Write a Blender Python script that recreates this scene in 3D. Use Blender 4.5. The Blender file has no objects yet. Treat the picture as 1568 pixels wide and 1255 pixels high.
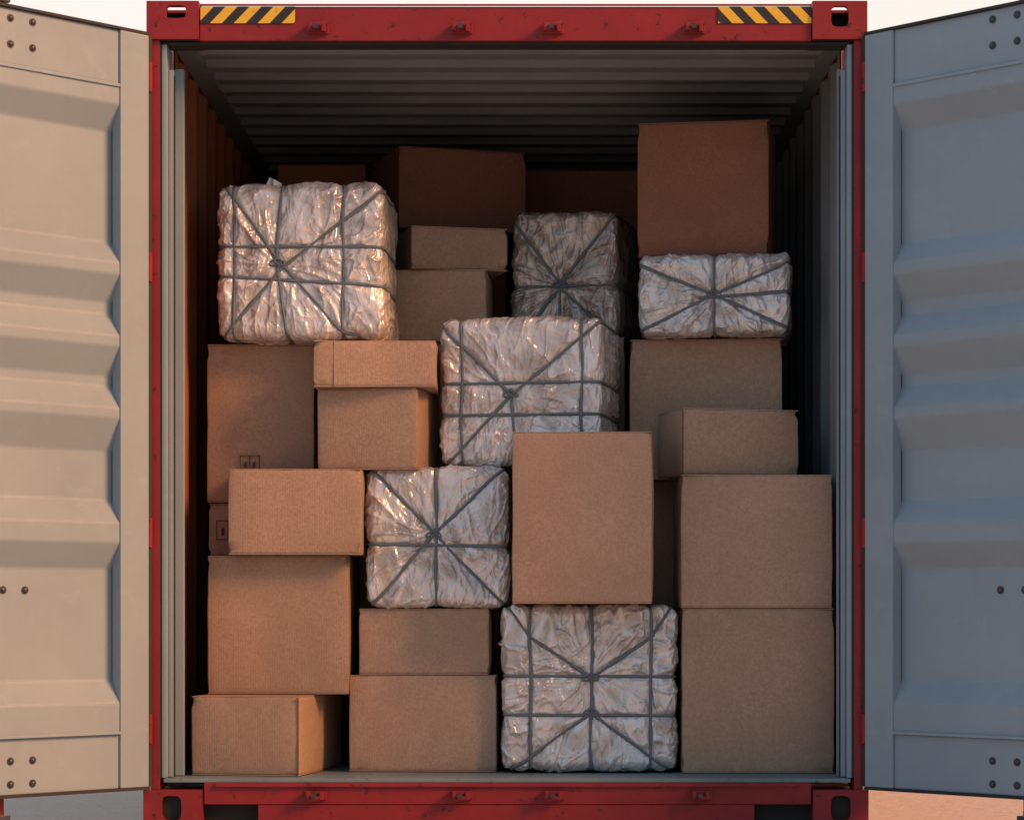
import bpy, bmesh, math, random
import numpy as np
from mathutils import Vector, Matrix, noise
random.seed(7)
S=bpy.context.scene
COL=S.collection
# ------------------------------------------------ cargo layout in metres
# x0, x1, z0, z1, front y, depth, yaw(deg), pivot side (0 left front corner, 1 right front corner)
M={
'A1':(-1.111,-0.725,0.180,0.455,0.10,0.60,-10,1),'A2':(-1.067,-0.568,0.458,0.949,0.30,0.62,0,1),
'A3':(-0.983,-0.516,0.952,1.253,0.22,0.26,0,1),'A3b':(-1.091,-0.662,0.952,1.145,0.52,0.40,0,1),
'A4':(-1.095,-0.706,1.148,1.721,0.50,0.45,0,1),'A5':(-0.684,-0.323,1.256,1.544,0.28,0.40,-9,1),
'A6':(-0.688,-0.255,1.547,1.710,0.27,0.42,0,1),
'B1':(-0.469,-0.088,1.774,2.043,0.86,0.42,-3,1),'B2':(-0.369,0.003,2.046,2.206,0.84,0.42,14,0),
'B3':(-0.443,0.087,2.277,2.600,1.34,0.50,18,0),
'D1':(-0.569,-0.041,0.180,0.523,0.345,0.45,-2,1),'D2':(-0.534,-0.069,0.526,0.761,0.35,0.45,-2,1),
'C':(0.017,0.502,0.779,1.376,0.10,0.23,-3,1),
'E1':(0.619,1.156,0.180,0.761,0.27,0.50,0,1),'E2':(0.614,1.150,0.764,1.235,0.27,0.50,0,1),
'E3':(0.621,1.057,1.238,1.474,0.30,0.30,14,0),'F':(0.480,0.762,0.180,1.238,0.80,0.30,0,1),
'E4':(0.448,1.011,1.241,1.760,0.66,0.45,-5,1),'G':(0.471,0.956,2.064,2.557,0.60,0.50,-9,1),
'H1':(0.020,0.560,1.303,2.609,1.95,0.50,0,1),'H2':(-0.962,-0.599,1.403,2.590,1.70,0.50,0,1),
'K1':(-0.60,-0.04,0.18,0.98,0.90,0.42,0,1),'K2':(-0.60,-0.04,0.983,1.771,0.90,0.42,0,1),
'K3':(-0.02,0.44,0.18,1.00,0.95,0.45,0,1),'K4':(-0.02,0.44,1.003,1.797,0.95,0.45,0,1),
'K5':(-0.56,-0.02,0.18,1.20,1.45,0.45,0,1),'K6':(-0.56,-0.02,1.203,2.274,1.45,0.45,0,1),
'K7':(0.00,0.56,0.18,1.30,1.95,0.5,0,1),'K8':(-0.98,-0.60,0.18,1.40,1.70,0.5,0,1),'K9':(0.78,1.12,0.18,1.238,0.80,0.30,0,1),
'S1':(-1.044,-0.446,1.724,2.284,0.35,0.48,-3,1),'S2':(-0.252,0.334,1.276,1.806,0.35,0.48,-10,1),
'S3':(-0.503,0.001,0.768,1.266,0.33,0.45,0,1),'S4':(-0.018,0.598,0.186,0.772,0.28,0.48,0,1),
'S5':(0.474,1.026,1.766,2.056,0.52,0.50,-6,1),'S6':(0.000,0.412,1.802,2.279,0.94,0.50,-13,1),
}
# ------------------------------------------------ materials
def mat(name):
    m=bpy.data.materials.new(name); m.use_nodes=True
    nt=m.node_tree; b=nt.nodes['Principled BSDF']
    return m,nt,b
def N(nt,t,**kw):
    n=nt.nodes.new(t)
    for k,v in kw.items(): setattr(n,k,v)
    return n
def ramp(nt,fac,stops):
    r=nt.nodes.new('ShaderNodeValToRGB'); e=r.color_ramp.elements
    while len(e)<len(stops): e.new(.5)
    for i,(p,c) in enumerate(stops): e[i].position=p; e[i].color=(*c,1)
    nt.links.new(fac,r.inputs[0]); return r.outputs[0]
def mix(nt,f,a,b,mode='MIX'):
    n=nt.nodes.new('ShaderNodeMix'); n.data_type='RGBA'; n.blend_type=mode
    for s,v in ((0,f),(6,a),(7,b)):
        if hasattr(v,'links'): nt.links.new(v,n.inputs[s])
        else: n.inputs[s].default_value=v if s==0 else (*v,1)
    return n.outputs[2]
def math_(nt,op,a,b=0,c=0):
    n=nt.nodes.new('ShaderNodeMath'); n.operation=op
    for i,v in enumerate((a,b,c)):
        if hasattr(v,'links'): nt.links.new(v,n.inputs[i])
        else: n.inputs[i].default_value=v
    return n.outputs[0]
def coords(nt,scale=(1,1,1)):
    t=N(nt,'ShaderNodeTexCoord'); m=N(nt,'ShaderNodeMapping'); m.inputs['Scale'].default_value=scale
    nt.links.new(t.outputs['Object'],m.inputs[0]); return m.outputs[0]
def tex(nt,co,scale,detail=4,rough=.5,dist=0,out='Fac'):
    n=N(nt,'ShaderNodeTexNoise'); n.inputs['Scale'].default_value=scale; n.inputs['Detail'].default_value=detail
    n.inputs['Roughness'].default_value=rough; n.inputs['Distortion'].default_value=dist
    nt.links.new(co,n.inputs['Vector']); return n.outputs[out]
def bump(nt,b,h,strength,dist):
    n=N(nt,'ShaderNodeBump'); n.inputs['Strength'].default_value=strength; n.inputs['Distance'].default_value=dist
    nt.links.new(h,n.inputs['Height']); nt.links.new(n.outputs[0],b.inputs['Normal']); return n
def paint(name,c,dark,rust=(.10,.035,.015),rustamt=.66,rough=.5,streak=.35):
    m,nt,b=mat(name); co=coords(nt)
    n1=tex(nt,co,2.2,6,.6); col=mix(nt,ramp(nt,n1,[(.3,(0,0,0)),(.75,(1,1,1))]),c,dark)
    co2=coords(nt,(9,9,1.0)); n2=tex(nt,co2,3,5,.65)
    col=mix(nt,ramp(nt,n2,[(.5,(0,0,0)),(.85,(streak,)*3)]),col,tuple(x*.72 for x in c))
    n3=tex(nt,co,26,8,.7,.4)
    col=mix(nt,ramp(nt,n3,[(rustamt,(0,0,0)),(rustamt+.04,(1,1,1))]),col,rust)
    n4=tex(nt,co,9,8,.75,.8)
    col=mix(nt,ramp(nt,n4,[(.56,(0,0,0)),(.7,(.22,.22,.22))]),col,tuple(min(1,x*1.3+.02) for x in c))
    nt.links.new(col,b.inputs['Base Color'])
    nt.links.new(ramp(nt,n3,[(.3,(rough-.08,)*3),(.7,(rough+.18,)*3)]),b.inputs['Roughness'])
    bump(nt,b,n3,.12,.004); b.inputs['Specular IOR Level'].default_value=.35
    return m
RED=paint('red_paint',(.28,.021,.028),(.17,.015,.02),rust=(.05,.02,.018),rustamt=.60,streak=.5)
REDX=paint('red_wall_paint',(.28,.025,.03),(.18,.02,.02))
GREY=paint('bluegrey_paint',(.265,.355,.42),(.225,.305,.37),rust=(.16,.13,.11),rustamt=.76,rough=.48,streak=.15)
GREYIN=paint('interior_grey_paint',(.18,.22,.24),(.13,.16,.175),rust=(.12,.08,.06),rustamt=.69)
WARMIN=paint('interior_glare_tint',(.30,.115,.055),(.19,.075,.04),rust=(.12,.06,.04),rustamt=.69)  # left wall only: warm glare put into the paint colour
def plain(name,c,r=.6,metal=0):
    m,nt,b=mat(name); co=coords(nt); n=tex(nt,co,30,5,.6)
    nt.links.new(mix(nt,n,tuple(x*.7 for x in c),tuple(min(1,x*1.25) for x in c)),b.inputs['Base Color'])
    b.inputs['Roughness'].default_value=r; b.inputs['Metallic'].default_value=metal
    bump(nt,b,n,.15,.003); return m
RUB=plain('black_rubber',(.02,.02,.022),.7)
BOLT=plain('dark_bolt',(.06,.07,.08),.45,.5)
FLOOR=paint('floor_paint',(.20,.29,.32),(.13,.19,.21),rust=(.12,.08,.05),rustamt=.6)
DARK=plain('recess_shade_black',(.02,.02,.02),.9)  # near-black colour standing in for shade inside sill openings and casting holes
INK=plain('printed_ink',(.05,.035,.03),.8)
TAPE=plain('packing_tape',(.50,.36,.25),.35)
def objco(nt):
    oi=N(nt,'ShaderNodeObjectInfo'); t=N(nt,'ShaderNodeTexCoord'); add=N(nt,'ShaderNodeVectorMath',operation='ADD')
    nt.links.new(t.outputs['Object'],add.inputs[0]); nt.links.new(oi.outputs['Location'],add.inputs[1]); return oi,add.outputs[0]
def cardboard(name,c):
    m,nt,b=mat(name); oi,co=objco(nt)
    n1=tex(nt,co,3,5,.6); n2=tex(nt,co,110,4,.75); n3=tex(nt,co,22,6,.7); n4=tex(nt,co,6,8,.75,1.5)
    col=mix(nt,ramp(nt,n1,[(.3,(0,0,0)),(.7,(1,1,1))]),c,tuple(x*.80 for x in c))
    col=mix(nt,ramp(nt,n2,[(.40,(0,0,0)),(.62,(.65,.65,.65))]),col,tuple(x*.62 for x in c))
    col=mix(nt,ramp(nt,n3,[(.58,(0,0,0)),(.75,(.45,.45,.45))]),col,tuple(x*.68 for x in c))
    col=mix(nt,ramp(nt,n4,[(.55,(0,0,0)),(.62,(.15,.15,.15)),(.72,(0,0,0))]),col,tuple(min(1,x*1.3+.02) for x in c))
    hs=N(nt,'ShaderNodeHueSaturation'); nt.links.new(col,hs.inputs['Color'])
    mr=N(nt,'ShaderNodeMapRange'); nt.links.new(oi.outputs['Random'],mr.inputs[0]); mr.inputs[3].default_value=.86; mr.inputs[4].default_value=1.1
    nt.links.new(mr.outputs[0],hs.inputs['Value'])
    nt.links.new(hs.outputs[0],b.inputs['Base Color']); b.inputs['Roughness'].default_value=.85; b.inputs['Specular IOR Level'].default_value=.2
    w=N(nt,'ShaderNodeTexWave'); w.bands_direction='X'; w.inputs['Scale'].default_value=36; w.inputs['Distortion'].default_value=.6
    nt.links.new(co,w.inputs['Vector'])
    bump(nt,b,math_(nt,'MULTIPLY_ADD',w.outputs['Fac'],.3,n2),.35,.002)
    return m
CARD=cardboard('cardboard',(.49,.345,.25))
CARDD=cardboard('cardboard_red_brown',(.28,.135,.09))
CARDE=plain('cardboard_edge',(.16,.09,.05),.9)
def film(name,a,bcol,hi):
    m,nt,b=mat(name); oi,co=objco(nt)
    n1=tex(nt,co,5,6,.65,1.5)
    def crease(scale,stretch,sharp,rot):
        mp=N(nt,'ShaderNodeMapping'); mp.inputs['Scale'].default_value=stretch; mp.inputs['Rotation'].default_value=rot; nt.links.new(co,mp.inputs[0])
        n=tex(nt,mp.outputs[0],scale,2,.45,.9)
        r=math_(nt,'MAXIMUM',math_(nt,'SUBTRACT',1,math_(nt,'MULTIPLY',math_(nt,'ABSOLUTE',math_(nt,'SUBTRACT',n,.5)),sharp)),0)
        return math_(nt,'POWER',r,1.6),n
    c1,r1=crease(8,(1,1,.45),9,(.1,.7,.2)); c2,r2=crease(10,(1,1,.4),9,(.3,-.9,.1)); c3,r3=crease(22,(1,1,.6),7,(0,.2,.5))
    h=math_(nt,'MULTIPLY_ADD',c1,.9,math_(nt,'MULTIPLY_ADD',c2,.8,math_(nt,'MULTIPLY_ADD',c3,.35,math_(nt,'MULTIPLY',r2,2.4))))
    col=mix(nt,ramp(nt,n1,[(.42,(0,0,0)),(.62,(1,1,1))]),a,bcol)
    col=mix(nt,ramp(nt,c1,[(.2,(0,0,0)),(.9,(.6,.6,.6))]),col,hi)  # creases paled in the base colour as painted highlights
    nt.links.new(col,b.inputs['Base Color'])
    b.inputs['Metallic'].default_value=.25; b.inputs['Roughness'].default_value=.26; b.inputs['Specular IOR Level'].default_value=.7
    b.inputs['Coat Weight'].default_value=.35; b.inputs['Coat Roughness'].default_value=.15
    bump(nt,b,h,.68,.0072)
    return m
FILM=film('silver_plastic_film',(.67,.685,.70),(.40,.375,.35),(.87,.88,.89))
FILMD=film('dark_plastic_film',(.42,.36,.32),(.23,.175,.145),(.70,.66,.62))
STRAP=plain('grey_strap',(.115,.16,.19),.55)
def hazard(name,sgn):
    m,nt,b=mat(name); t=N(nt,'ShaderNodeTexCoord'); s=N(nt,'ShaderNodeSeparateXYZ'); nt.links.new(t.outputs['Object'],s.inputs[0])
    a=math_(nt,'MULTIPLY_ADD',s.outputs['Z'],-sgn*.95,s.outputs['X'])
    g=math_(nt,'GREATER_THAN',math_(nt,'FRACT',math_(nt,'MULTIPLY',a,1/.082)),.5)
    n=tex(nt,t.outputs['Object'],60,5,.7)
    col=mix(nt,g,(.02,.02,.02),(.72,.48,.04))
    col=mix(nt,ramp(nt,n,[(.58,(0,0,0)),(.72,(.6,.6,.6))]),col,(.10,.05,.03))
    nt.links.new(col,b.inputs['Base Color']); b.inputs['Roughness'].default_value=.5; return m
HZL=hazard('hazard_tape_a',1); HZR=hazard('hazard_tape_b',-1)
# ------------------------------------------------ helpers
def finish(bm,name,mats,parent=None,loc=None,rotz=0):
    me=bpy.data.meshes.new(name); bm.to_mesh(me); bm.free()
    for m in (mats if isinstance(mats,list) else [mats]): me.materials.append(m)
    o=bpy.data.objects.new(name,me); COL.objects.link(o)
    if loc is not None: o.location=loc
    o.rotation_euler[2]=rotz
    if parent: o.parent=parent
    return o
def addbox(bm,x0,x1,y0,y1,z0,z1,mi=0,bev=0,T=None):
    v=[bm.verts.new((x,y,z)) for x in (x0,x1) for y in (y0,y1) for z in (z0,z1)]
    fs=[bm.faces.new([v[i] for i in q]) for q in ((0,1,3,2),(4,6,7,5),(0,4,5,1),(2,3,7,6),(0,2,6,4),(1,5,7,3))]
    if bev:
        r=bmesh.ops.bevel(bm,geom=list({e for f in fs for e in f.edges}),offset=bev,segments=2,affect='EDGES',profile=.7)
        fs=[f for f in r['faces']]+[f for f in fs if f.is_valid]
        vs={w for f in fs for w in f.verts}
        fs=list({f for w in vs for f in w.link_faces})
    for f in fs: f.material_index=mi
    if T:
        for w in {w for f in fs for w in f.verts}: w.co=T(*w.co)
    return fs
def cyl(bm,p,axis,r,h,seg=14,mi=0):
    q=Vector((0,0,1)).rotation_difference(Vector(axis)).to_matrix().to_4x4()
    r_=bmesh.ops.create_cone(bm,cap_ends=True,segments=seg,radius1=r,radius2=r,depth=h,matrix=Matrix.Translation(p)@q)
    for f in {f for v in r_['verts'] for f in v.link_faces}: f.material_index=mi
def domed(bm,p,axis,r,mi=0):
    q=Vector((0,0,1)).rotation_difference(Vector(axis)).to_matrix().to_4x4()
    r_=bmesh.ops.create_uvsphere(bm,u_segments=12,v_segments=8,radius=r,matrix=Matrix.Translation(p)@q@Matrix.Diagonal((1,1,.6,1)))
    for f in {f for v in r_['verts'] for f in v.link_faces}: f.material_index=mi; f.smooth=True
# ------------------------------------------------ container
cont=bpy.data.objects.new('shipping_container',None); COL.objects.link(cont)
L=6.0
def part(name,boxes,m,bev=.003):
    bm=bmesh.new()
    for b in boxes: addbox(bm,*b,bev=bev)
    bmesh.ops.recalc_face_normals(bm,faces=bm.faces)
    return finish(bm,name,m,cont)
part('door_header',[(-1.055,1.045,0,.10,2.709,2.826),(-1.055,1.045,-.006,-.001,2.827,2.834)],RED)
part('header_lip',[(-1.186,1.186,.02,.10,2.700,2.7085)],RUB,.001)
part('corner_posts',[(-1.222,-1.192,.0,.14,.14,2.712),(1.192,1.222,.0,.14,.14,2.712)],RED)
part('post_liners',[(-1.191,-1.170,.012,.15,.18,2.699),(1.170,1.191,.012,.15,.18,2.699),
     (-1.169,-1.152,.05,.075,.18,2.62),(-1.160,-1.128,.13,.16,.18,2.64),(1.152,1.169,.05,.075,.18,2.62),(1.150,1.169,.13,.16,.18,2.64)],GREY)
part('seal_strips',[(-1.1915,-1.185,.002,.011,.18,2.699),(1.185,1.1915,.002,.011,.18,2.699),(-1.151,-1.147,.052,.06,.18,2.60),(1.147,1.151,.052,.06,.18,2.60)],RUB,0)
part('door_sill',[(-1.04,1.045,0,.12,.09,.164),(-.855,.85,.004,.12,.015,.089),(-1.0,1.0,-.012,-.001,.150,.163)],RED)
part('sill_plate',[(-1.18,1.18,.004,.16,.1645,.178)],FLOOR)
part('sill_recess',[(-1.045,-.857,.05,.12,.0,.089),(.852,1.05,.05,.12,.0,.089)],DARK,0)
def casting(name,x0,x1,z0,z1,hw,hh,cx,cz,hollow):
    bm=bmesh.new(); n=40; y=-.012
    outer=[];inner=[];deep=[]
    W,H=(x1-x0)/2,(z1-z0)/2; mx,mz=(x0+x1)/2,(z0+z1)/2
    for i in range(n):
        a=2*math.pi*(i+.5)/n; c,s=math.cos(a),math.sin(a)
        k=1/max(abs(c),abs(s)); outer.append(bm.verts.new((mx+W*c*k,y,mz+H*s*k)))
        e=4; rr=(abs(c)**e+abs(s)**e)**(-1/e)
        inner.append(bm.verts.new((cx+hw*c*rr,y,cz+hh*s*rr))); deep.append(bm.verts.new((cx+hw*c*rr,y+.022,cz+hh*s*rr)))
    for i in range(n):
        j=(i+1)%n
        bm.faces.new((outer[i],outer[j],inner[j],inner[i])); bm.faces.new((inner[i],inner[j],deep[j],deep[i]))
    f=bm.faces.new(deep) if not hollow else None
    if f: f.material_index=1
    t=.010; ya=y+.0005
    addbox(bm,x0,x0+t,ya,.165,z0,z1); addbox(bm,x1-t,x1,ya,.165,z0,z1)
    addbox(bm,x0+t,x1-t,ya,.165,z0,z0+t,1 if hollow else 0); addbox(bm,x0+t,x1-t,.155,.165,z0+t,z1-t,1)
    if hollow:
        addbox(bm,x0+t,cx-.045,ya,.165,z1-t,z1); addbox(bm,cx+.045,x1-t,ya,.165,z1-t,z1)
        addbox(bm,cx-.045,cx+.045,ya,.050,z1-.008,z1); addbox(bm,cx-.045,cx+.045,.12,.165,z1-t,z1)
    else: addbox(bm,x0+t,x1-t,ya,.165,z1-t,z1)
    bmesh.ops.recalc_face_normals(bm,faces=bm.faces)
    finish(bm,name,[RED,DARK],cont)
casting('corner_casting_a',-1.236,-1.057,2.712,2.843,.034,.022,-1.135,2.806,True)
casting('corner_casting_b',1.048,1.236,2.712,2.843,.030,.036,1.142,2.790,True)
casting('corner_casting_c',-1.247,-1.045,.0,.14,.034,.042,-1.150,.078,False)
casting('corner_casting_d',1.05,1.240,.0,.14,.034,.042,1.145,.078,False)
def hz(name,x0,x1,m):
    bm=bmesh.new()
    v=[bm.verts.new(p) for p in ((x0,-.004,2.768),(x1,-.004,2.768),(x1,-.004,2.8255),(x0,-.004,2.8255))]
    bm.faces.new(v); finish(bm,name,m,cont)
hz('hazard_tape_strip_a',-1.052,-.727,HZL); hz('hazard_tape_strip_b',.725,1.045,HZR)
def keepers(name,xs,z,sg):
    bm=bmesh.new()
    for x in xs:
        addbox(bm,x-.038,x+.038,-.012,-.001,z-.016,z+.014,bev=.003)
        addbox(bm,x-.032,x-.018,-.045,-.012,z-.012,z+.016,bev=.003)
        addbox(bm,x+.014,x+.028,-.040,-.012,z-.014,z+.012,bev=.003)
        cyl(bm,(x,-.032,z+sg*.010),(1,0,.15),.008,.065,10)
        cyl(bm,(x-.005,-.05,z),(0,1,0),.009,.02,10,1)
    bmesh.ops.recalc_face_normals(bm,faces=bm.faces)
    finish(bm,name,[RED,BOLT],cont)
keepers('header_lock_keepers',(-.648,-.155,.157,.643),2.747,1); keepers('sill_lock_keepers',(-.655,-.155,.161,.666),.122,-1)
bm=bmesh.new()
for sx in (-1,1):
    for z in (.35,1.02,1.93,2.58):
        cyl(bm,(sx*1.224,-.016,z),(0,0,1),.009,.10,10)
finish(bm,'door_hinges',RED,cont)
def sheet(name,prof,axis,a0,a1,m,off=0):
    bm=bmesh.new(); A=[];Bv=[]
    for (y,o) in prof:
        if axis=='side': A.append(bm.verts.new((o+off,y,a0))); Bv.append(bm.verts.new((o+off,y,a1)))
        elif axis=='roof': A.append(bm.verts.new((a0,y,o+off))); Bv.append(bm.verts.new((a1,y,o+off)))
        elif axis=='end': A.append(bm.verts.new((y,o+off,a0))); Bv.append(bm.verts.new((y,o+off,a1)))
    for i in range(len(A)-1): bm.faces.new((A[i],A[i+1],Bv[i+1],Bv[i]))
    finish(bm,name,m,cont)
def corr(y0,y1,base,amp,flat1,slope,flat2):
    p=[(y0,base)];y=y0
    while y<y1:
        for dy,o in ((flat1,0),(slope,1),(flat2,1),(slope,0)):
            y+=dy; p.append((min(y,y1),base+amp*o))
    return p
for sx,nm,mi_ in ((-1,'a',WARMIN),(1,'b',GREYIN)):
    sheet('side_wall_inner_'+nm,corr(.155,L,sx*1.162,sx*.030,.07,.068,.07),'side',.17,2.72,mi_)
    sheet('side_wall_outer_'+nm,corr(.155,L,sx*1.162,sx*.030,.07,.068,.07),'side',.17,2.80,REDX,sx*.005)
sheet('roof_inner',corr(.11,L,2.742,-.022,.120,.030,.030),'roof',-1.09,1.11,GREYIN)
part('roof_side_strips',[(-1.168,-1.09,.10,L,2.722,2.75),(1.11,1.168,.10,L,2.722,2.75)],GREYIN)
part('roof_outer',[(-1.18,1.18,.17,L,2.80,2.81)],REDX)
sheet('end_wall',corr(-1.17,1.17,L,.03,.07,.068,.07),'end',.17,2.80,GREYIN)
part('floor_deck',[(-1.19,1.19,.161,L,.15,.177)],FLOOR)
part('side_rails',[(-1.222,-1.200,.17,L,.05,.17),(1.200,1.222,.17,L,.05,.17),(-1.222,-1.200,.17,L,2.76,2.83),(1.200,1.222,.17,L,2.76,2.83)],REDX)
# ------------------------------------------------ doors
TH=math.radians(45)
PROF=[(2.532,1),(2.470,1),(2.382,0),(2.005,0),(1.934,1),(1.894,1),(1.801,0),(1.761,0),(1.686,1),(1.650,1),(1.550,0),(1.517,0),(1.439,1),(1.406,1),(1.295,0),(1.129,0),(1.051,1),(.985,1),(.896,0),(.519,0),(.442,1),(.345,1)]
def door(nm,sg):
    hx=sg*1.222; c,s=math.cos(TH),math.sin(TH)
    def T(u,n,z): return Vector((hx+sg*(u*c-n*s), -.022-u*s-n*c, z))
    bm=bmesh.new()
    W=1.16; Z0,Z1=.152,2.722
    addbox(bm,.004,.122,-.05,0,Z0,Z1,0,.006,T)
    addbox(bm,W-.10,W,-.05,0,Z0,Z1,0,.006,T)
    addbox(bm,.1225,W-.1005,-.05,-.010,2.540,Z1,0,.004,T)
    addbox(bm,.1225,W-.1005,-.05,-.010,Z0,.335,0,.004,T)
    addbox(bm,.1225,W-.1005,-.03,.0,2.528,2.539,0,.002,T)
    addbox(bm,.1225,W-.1005,-.03,.006,.336,.346,0,.002,T)
    D=.050
    pts=[]
    for i,(z,o) in enumerate(PROF):
        n=-.056+D*o
        if 0<i<len(PROF)-1:
            zp,op=PROF[i-1]; zn,on=PROF[i+1]
            for t in (-1,-.4,.4,1):
                if t<0: k=min(.5,.008/abs(zp-z))*-t; zz=z+(zp-z)*k; nn=n+D*(op-o)*k
                else: k=min(.5,.008/abs(zn-z))*t; zz=z+(zn-z)*k; nn=n+D*(on-o)*k
                pts.append((zz,nn))
        else: pts.append((z,n))
    cols=[.118]+[.122+ (W-.10-.122)*k/16 for k in range(17)]
    grid=[]
    for k,u in enumerate(cols):
        grid.append([bm.verts.new(T(u,n+.0030*noise.noise(Vector((u*4,z*2.5,sg*3))),z+.002*noise.noise(Vector((u*3,z*6,sg*9))))) for z,n in pts])
    for k in range(len(cols)-1):
        for i in range(len(pts)-1):
            f=bm.faces.new((grid[k][i],grid[k+1][i],grid[k+1][i+1],grid[k][i+1])); f.smooth=True
    addbox(bm,.004,W,-.072,-.062,Z0,Z1,1,0,T)
    addbox(bm,.004,W,-.0615,-.0505,Z1-.03,Z1,1,0,T); addbox(bm,.004,W,-.0615,-.0505,Z0,Z0+.03,1,0,T)
    addbox(bm,.002,W+.004,-.045,.002,Z1+.0005,Z1+.010,2,0,T)
    addbox(bm,.002,W+.004,-.045,.002,Z0-.010,Z0-.0005,2,0,T)
    addbox(bm,-.012,.0035,-.06,-.004,Z0,Z1,2,0,T)
    addbox(bm,W+.0005,W+.010,-.04,.004,Z0,Z1,2,0,T)
    nrm=T(0,1,0)-T(0,0,0)
    us=(.520,.615) if sg>0 else (.467,.552)
    for u in us:
        for z,n in ((2.690,-.010),(2.605,-.010),(.822,-.055),(.262,-.010),(.186,-.010)):
            cyl(bm,T(u,n+.001,z),nrm,.013,.003,14,3); domed(bm,T(u,n+.003,z),nrm,.0095,3)
    for u in (.60 if sg>0 else .54,.95):
        cyl(bm,T(u,-.098,1.42),(0,0,1),.017,2.72,14,1)
        for z in (.07,2.77):
            addbox(bm,u-.03,u+.035,-.125,-.073,z-.012,z+.012,3,.004,T)
            addbox(bm,u-.012,u+.045,-.115,-.083,z+.013,z+.03,3,.003,T)
        for z in (.3,1.0,1.9,2.6): addbox(bm,u-.04,u+.04,-.120,-.0725,z-.03,z+.03,1,.003,T)
    bmesh.ops.recalc_face_normals(bm,faces=[f for f in bm.faces])
    finish(bm,nm,[GREY,REDX,RUB,BOLT],cont)
door('door_leaf_a',-1); door('door_leaf_b',1)
# ------------------------------------------------ cardboard boxes
def cbox(key,dark=False,seamx=None,icon=None,cornerseam=False):
    X0,X1,Z0,Z1,y,dep,rot,pv=M[key]
    w,h=X1-X0,Z1-Z0
    px=X1 if pv else X0
    lx0,lx1=(-w,0) if pv else (0,w)
    bm=bmesh.new(); t=.0035
    addbox(bm,lx0,lx1,0,dep,t,h-t)
    bmesh.ops.subdivide_edges(bm,edges=bm.edges[:],cuts=18,use_grid_fill=True)
    sd=Vector((sum(map(ord,key))*1.37,0,0))
    cx=(lx0+lx1)/2
    for v in bm.verts:
        p=v.co; u=abs((p.x-cx)/(w/2)); k=abs((p.z-h/2)/(h/2)); q=abs((p.y-dep/2)/(dep/2))
        b=.005*(noise.noise(p*3+sd)+.3)
        d=Vector((0,0,0))
        if q>.999: d.y=math.copysign(1,p.y-dep/2)*b*(1-u**4)*(1-k**4)*1.6
        if u>.999: d.x=math.copysign(1,p.x-cx)*b*(1-q**4)*(1-k**4)*1.6
        d+=Vector((noise.noise(p*9+sd),noise.noise(p*9+sd+Vector((5,0,0))),0))*.0022
        if u>.85 and k>.85 and q>.85: d+=Vector((math.copysign(1,cx-p.x),math.copysign(1,dep/2-p.y),0))*.012*max(0,noise.noise(Vector((u*3,p.z*9,p.x*9))+sd)+.2)
        v.co=p+d
    sharp=[e for e in bm.edges if len(e.link_faces)==2 and e.calc_face_angle()>1.0]
    bmesh.ops.bevel(bm,geom=sharp,offset=.0035,segments=2,affect='EDGES',profile=.6)
    for f in bm.faces: f.smooth=True
    g=.002
    for (za,zb) in ((h-t+.0003,h),(0,t-.0003)):
        addbox(bm,lx0+.001,lx1-.001,.0005,dep/2-g,za,zb,0,0)
        addbox(bm,lx0+.001,lx1-.001,dep/2+g,dep-.0005,za,zb,0,0)
    addbox(bm,lx0+.002,lx1-.002,dep/2-.03,dep/2+.03,h+.0002,h+.0008,1)
    if seamx is not None:
        xs=lx0+seamx*w
        addbox(bm,xs,xs+.0035,-.0050,-.0010,t,h-t,1)
        addbox(bm,xs-.0015,xs,-.0040,-.0010,t,h-t,2)
    if cornerseam:
        e=lx0+.001 if pv==0 else lx1-.001
        addbox(bm,e-.0014,e+.0014,-.003,.002,t,h-t,2)
    if icon:
        ix,iz,s=icon; ix+=lx0
        def bar(a,b,c,d): addbox(bm,ix+a,ix+b,-.0090,-.0066,iz+c,iz+d,3)
        q=.0022
        bar(0,s,0,q);bar(0,s,s*.8,s*.8+q);bar(0,q,q,s*.8);bar(s-q,s,q,s*.8);bar(s*.48,s*.52,q,s*.8);bar(s*.22,s*.34,s*.2,s*.5);bar(s*.66,s*.78,s*.2,s*.5)
    return finish(bm,'cardboard_box',[CARDD if dark else CARD,TAPE,CARDE,INK],None,(px,y,Z0),math.radians(rot))
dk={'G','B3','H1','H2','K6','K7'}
for k in M:
    if k[0]=='S': continue
    cbox(k,dark=k in dk,seamx={'A6':.17}.get(k),icon={'A4':(.12,.110,.072),'A3b':(.028,.060,.085)}.get(k),cornerseam=k in('A1','E3'))
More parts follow.
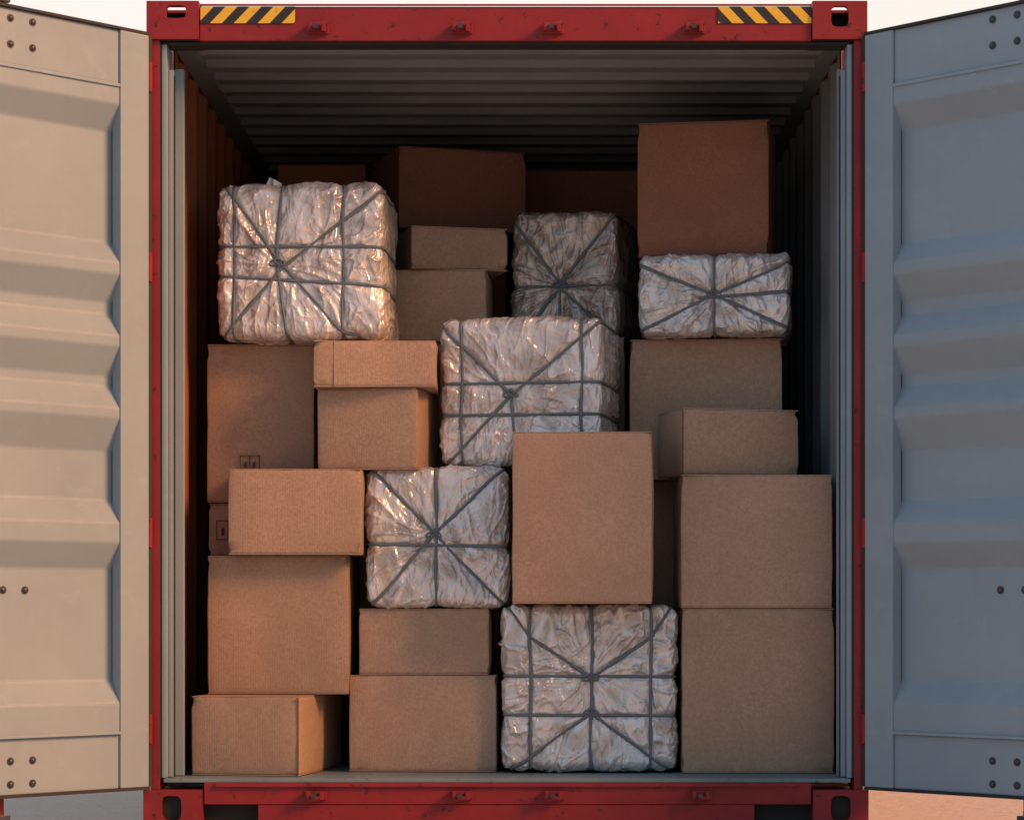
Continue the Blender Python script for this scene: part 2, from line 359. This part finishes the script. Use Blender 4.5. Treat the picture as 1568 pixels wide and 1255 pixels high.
# ------------------------------------------------ wrapped parcels
def parcel(key,lines,knots,dark=False,r=.032,amp=1.0):
    X0,X1,Z0,Z1,y,dep,rot,pv=M[key]
    w,h=X1-X0,Z1-Z0; H=np.array([w/2,dep/2,h/2])
    seed=sum(map(ord,key))*3.1
    paths=[]
    for ln in lines:
        P=[np.array([u*H[0],-H[1],v*H[2]]) for u,v in ln]
        def ext(p,uv):
            return p+np.array([0,dep*.96,0]) if (abs(uv[0])>=1 or abs(uv[1])>=1) else None
        a=ext(P[0],ln[0]); b=ext(P[-1],ln[-1])
        if a is not None: P=[a]+P
        if b is not None: P=P+[b]
        paths.append(P)
    segs=[(P[i],P[i+1]) for P in paths for i in range(len(P)-1)]
    def dist(p):
        dm=np.full(len(p),9.)
        for a,b in segs:
            ab=b-a; t=np.clip(((p-a)@ab)/(ab@ab),0,1); dm=np.minimum(dm,np.linalg.norm(p-(a+t[:,None]*ab),axis=1))
        return dm
    def ridge(x,k): return max(0,1-abs(x)*k)**1.7
    def surf(p,wr=True,off=0.0):
        inn=np.clip(p,-(H-r),H-r); d=p-inn; n=d/np.linalg.norm(d,axis=1)[:,None]
        P=inn+r*n; dm=dist(p)
        pin=np.exp(-(dm/.015)**2)
        puff=1-np.exp(-(dm/.06)**2)
        disp=-.005*pin+.005*puff*amp
        if wr:
            kx,kz=knots[0][0]*H[0],knots[0][1]*H[2]
            out=np.zeros(len(p))
            for i,q in enumerate(p):
                dx,dz=q[0]-kx,q[2]-kz; rr=math.hypot(dx,dz); th=math.atan2(dz,dx)
                Q=Vector(q)
                wv=noise.noise_vector(Q*5+Vector((seed,0,0)))
                v=Vector((math.cos(th)*3.5,math.sin(th)*3.5,rr*2.5+seed+q[1]*3))+wv*.8
                a=ridge(noise.noise(v),4.6)
                a2=ridge(noise.noise(v*1.9+Vector((3,8,1))),4.6)
                b=ridge(noise.noise(Vector((q[0]*5+q[2]*4,q[1]*7,q[2]*10-q[0]*5))+wv*1.0+Vector((seed,2,1))),5)
                b2=ridge(noise.noise(Vector((q[0]*11+q[2]*4,q[1]*7,q[2]*6-q[0]*8))+wv*1.2+Vector((seed,5,6))),5)
                e=noise.noise(Q*4+Vector((seed,7,0)))
                m_=.45+1.0*max(0,noise.noise(Q*3.3+Vector((1,seed,4)))+.35)
                g=min(1,rr/.06)
                out[i]=((.0064*a+.0030*a2)*g+.0042*b+.0036*b2)*m_+.006*e
            disp=disp+out*amp*(1-.75*np.exp(-(dm/.010)**2))-.0022
        return P+n*(disp+off)[:,None],n
    verts=[];faces=[]
    def face(ax,sgn,na,nb):
        o=[i for i in range(3) if i!=ax]; base=len(verts)
        for i in range(na+1):
            for j in range(nb+1):
                q=[0,0,0]; q[ax]=sgn*H[ax]; q[o[0]]=(2*i/na-1)*H[o[0]]; q[o[1]]=(2*j/nb-1)*H[o[1]]; verts.append(q)
        for i in range(na):
            for j in range(nb):
                a=base+i*(nb+1)+j; faces.append((a,a+1,a+nb+2,a+nb+1))
    nx,nz,ny=int(w/.0034),int(h/.0034),int(dep/.007)
    face(1,-1,nx,nz);face(1,1,nx,nz)
    for s_ in(-1,1): face(0,s_,ny,nz); face(2,s_,nx,ny)
    vp,_=surf(np.array(verts,dtype=float))
    bm=bmesh.new(); bv=[bm.verts.new(v) for v in vp]
    for f in faces: bm.faces.new([bv[i] for i in f]).smooth=True
    bmesh.ops.remove_doubles(bm,verts=bm.verts[:],dist=.0002)
    bmesh.ops.recalc_face_normals(bm,faces=bm.faces)
    hw=.0062
    for P in paths:
        pts=[]
        for a,b in zip(P[:-1],P[1:]):
            n=max(2,int(np.linalg.norm(b-a)/.009))
            for k in range(n): pts.append(a+(b-a)*k/n)
        pts.append(P[-1]); pts=np.array(pts)
        for i in range(len(pts)):
            wv=noise.noise(Vector(pts[i])*6+Vector((seed,0,9)))*.008
            if pts[i][1]<=-H[1]+1e-6: pts[i][0]=np.clip(pts[i][0]+wv,-H[0],H[0])
        sp,sn=surf(pts,False,.004)
        for _ in range(3): sp[1:-1]=(sp[:-2]+2*sp[1:-1]+sp[2:])/4
        prev=None
        for i in range(len(sp)):
            t=sp[min(i+1,len(sp)-1)]-sp[max(i-1,0)]; t=t/(np.linalg.norm(t)+1e-9)
            s_=np.cross(t,sn[i]); s_/=np.linalg.norm(s_)+1e-9
            n_=sn[i]
            ww=hw*(.85+.45*noise.noise(Vector(pts[i])*9+Vector((seed,4,2))))
            ring=[bm.verts.new(sp[i]+s_*a*ww+n_*b) for a,b in((-1,-.005),(-.8,.001),(0,.002),(.8,.001),(1,-.005))]
            if prev:
                for k in range(4):
                    f=bm.faces.new((prev[k],prev[k+1],ring[k+1],ring[k])); f.material_index=1; f.smooth=True
            prev=ring
    for (ku,kv) in knots:
        kp,_=surf(np.array([[ku*H[0],-H[1],kv*H[2]]]),False,.006); kp=Vector(kp[0])
        for ang,rr in ((.4,.014),(1.9,.011),(2.8,.016)):
            m=Matrix.Translation(kp+Vector((math.cos(ang)*.008,0,math.sin(ang)*.008)))@Matrix.Rotation(ang,4,'Y')@Matrix.Rotation(1.3,4,'X')
            nseg=14;ns=6;rg=[]
            for i in range(nseg):
                A=2*math.pi*i/nseg; c=Vector((math.cos(A)*rr*1.3,math.sin(A)*rr*.7,0)); o=c.normalized()
                rg.append([bm.verts.new(m@(c+o*.0035*math.cos(2*math.pi*j/ns)+Vector((0,0,.0035*math.sin(2*math.pi*j/ns))))) for j in range(ns)])
            for i in range(nseg):
                for j in range(ns):
                    f=bm.faces.new((rg[i][j],rg[(i+1)%nseg][j],rg[(i+1)%nseg][(j+1)%ns],rg[i][(j+1)%ns])); f.material_index=1; f.smooth=True
    if key=='S1': # small folded tab of film on top
        cx0=-.17*w; rng=[]
        for i in range(7):
            t=i/6; zz=H[2]-.004+.034*t; row=[]
            for j in range(9):
                s=j/8-.5; row.append(bm.verts.new((cx0+s*.06*(1-.25*t)+.006*t,-H[1]+.045+.006*math.sin(j*1.1+t),zz-(s+.5)*.022*t)))
            rng.append(row)
        for i in range(6):
            for j in range(8): bm.faces.new((rng[i][j],rng[i][j+1],rng[i+1][j+1],rng[i+1][j])).smooth=True
    rz=math.radians(rot); R=Matrix.Rotation(rz,3,'Z')
    piv=Vector((X1 if pv else X0,y,(Z0+Z1)/2)); loc=piv+R@Vector(((-w/2 if pv else w/2),dep/2,0))
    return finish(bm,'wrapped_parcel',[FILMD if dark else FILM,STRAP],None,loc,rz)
parcel('S1',[[(-.80,-1),(-.80,1)],[(-.22,1),(-.30,.0),(-.15,-1)],[(.52,-1),(.52,1)],[(-1,.2),(1,.18)],[(-1,-.18),(1,-.32)],[(-.92,1),(-.3,.05),(.55,-.95),(.7,-1)],[(1,.9),(-.25,-.1),(-.95,-1)]],[(-.27,-.02)],r=.045,amp=1.1)
parcel('S2',[[(-.75,-1),(-.75,1)],[(.75,-1),(.75,1)],[(-1,.12),(1,.12)],[(-1,-.31),(1,-.31)],[(-1,.9),(-.12,-.04)],[(1,.95),(-.12,-.04),(-.95,-1)],[(-.12,-.04),(-.08,-1)]],[(-.12,-.04)])
parcel('S3',[[(-.02,-1),(-.02,1)],[(-1,-.1),(1,-.14)],[(-.95,1),(-.05,.05),(.95,-1)],[(.95,1),(-.05,.05),(-.95,-1)]],[(-.05,.02)],r=.034,amp=1.1)
parcel('S4',[[(-.68,-1),(-.68,1)],[(.02,-1),(.02,1)],[(.70,-1),(.70,1)],[(-1,.15),(1,.14)],[(-1,-.32),(1,-.33)],[(-.95,1),(-.68,.62),(.02,.12),(.70,.62),(.95,1)],[(-.9,-1),(.02,-.30),(.92,-1)]],[(.02,.12),(.02,-.30)],r=.034)
parcel('S5',[[(0,-1),(0,1)],[(-1,.75),(0,-.02),(1,-.9)],[(1,.8),(0,.0),(-.95,-.9),(-1,-.95)],[(-.2,-.1),(1,.05)]],[(0,-.02)])
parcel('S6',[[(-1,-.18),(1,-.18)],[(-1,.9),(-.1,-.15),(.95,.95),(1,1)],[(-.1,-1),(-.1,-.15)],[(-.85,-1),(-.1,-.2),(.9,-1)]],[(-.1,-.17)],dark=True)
# ------------------------------------------------ ground
m,nt,b=mat('sandy_ground'); co=coords(nt)
n1=tex(nt,co,.35,6,.6); n2=tex(nt,co,14,8,.7)
col=mix(nt,n1,(.56,.56,.54),(.46,.455,.44)); col=mix(nt,ramp(nt,n2,[(.5,(0,0,0)),(.8,(.6,.6,.6))]),col,(.33,.31,.29))
nt.links.new(col,b.inputs['Base Color']); b.inputs['Roughness'].default_value=.95; bump(nt,b,n2,.4,.03)
bm=bmesh.new()
v=[bm.verts.new(p) for p in((-3000,-3000,-.004),(3000,-3000,-.004),(3000,3000,-.004),(-3000,3000,-.004))]; bm.faces.new(v)
finish(bm,'ground',m)
# ------------------------------------------------ light
AZ=math.radians(24); EL=math.radians(31)
sd=Vector((math.cos(AZ)*math.cos(EL),-math.sin(AZ)*math.cos(EL),math.sin(EL)))
sl=bpy.data.lights.new('door_warm_lamp','SUN'); sl.energy=5.0; sl.angle=math.radians(20); sl.color=(1,.41,.15)  # added front right to warm the left door; actual sunlight comes from behind
so=bpy.data.objects.new('door_warm_lamp',sl); COL.objects.link(so); so.rotation_euler=sd.to_track_quat('Z','Y').to_euler(); so.location=(5,-8,5)
w=bpy.data.worlds.new('World'); S.world=w; w.use_nodes=True; nt=w.node_tree
sky=nt.nodes.new('ShaderNodeTexSky'); sky.sky_type='NISHITA'; sky.sun_disc=False
sky.sun_elevation=EL; sky.sun_rotation=math.atan2(sd.x,sd.y); sky.dust_density=2; sky.air_density=1.0; sky.ozone_density=2
bg=nt.nodes['Background']; nt.links.new(sky.outputs[0],bg.inputs[0]); bg.inputs[1].default_value=.05
tc=nt.nodes.new('ShaderNodeTexCoord')
def haze(direction,a,b_,strength,color):
    dp=nt.nodes.new('ShaderNodeVectorMath'); dp.operation='DOT_PRODUCT'
    nt.links.new(tc.outputs['Generated'],dp.inputs[0]); dp.inputs[1].default_value=Vector(direction).normalized()
    mr=nt.nodes.new('ShaderNodeMapRange'); mr.interpolation_type='SMOOTHSTEP'; nt.links.new(dp.outputs['Value'],mr.inputs[0])
    mr.inputs[1].default_value=a; mr.inputs[2].default_value=b_; mr.inputs[3].default_value=0; mr.inputs[4].default_value=strength
    g=nt.nodes.new('ShaderNodeBackground'); g.inputs[0].default_value=(*color,1); nt.links.new(mr.outputs[0],g.inputs[1]); return g.outputs[0]
def adds(a,b_):
    n=nt.nodes.new('ShaderNodeAddShader'); nt.links.new(a,n.inputs[0]); nt.links.new(b_,n.inputs[1]); return n.outputs[0]
o=adds(bg.outputs[0],haze((-.3,.85,.4),.2,.9,.90,(1,.88,.73)))      # pale evening haze beyond the container
o=adds(o,haze((-.75,-.6,.35),.1,.95,.48,(.64,.82,1.0)))             # cool fill glow added to lift the right door and cargo
nt.links.new(o,nt.nodes['World Output'].inputs[0])
# ------------------------------------------------ camera
cd=bpy.data.cameras.new('camera'); cam=bpy.data.objects.new('camera',cd); COL.objects.link(cam); S.camera=cam
cam.location=(.087,-8.5,.752); cam.rotation_euler=(math.pi/2,0,0)
cd.sensor_width=36; cd.lens=87.04; cd.shift_x=-.0198; cd.shift_y=.1964; cd.clip_end=8000
S.view_settings.view_transform='Standard'; S.view_settings.look='None'; S.view_settings.exposure=0
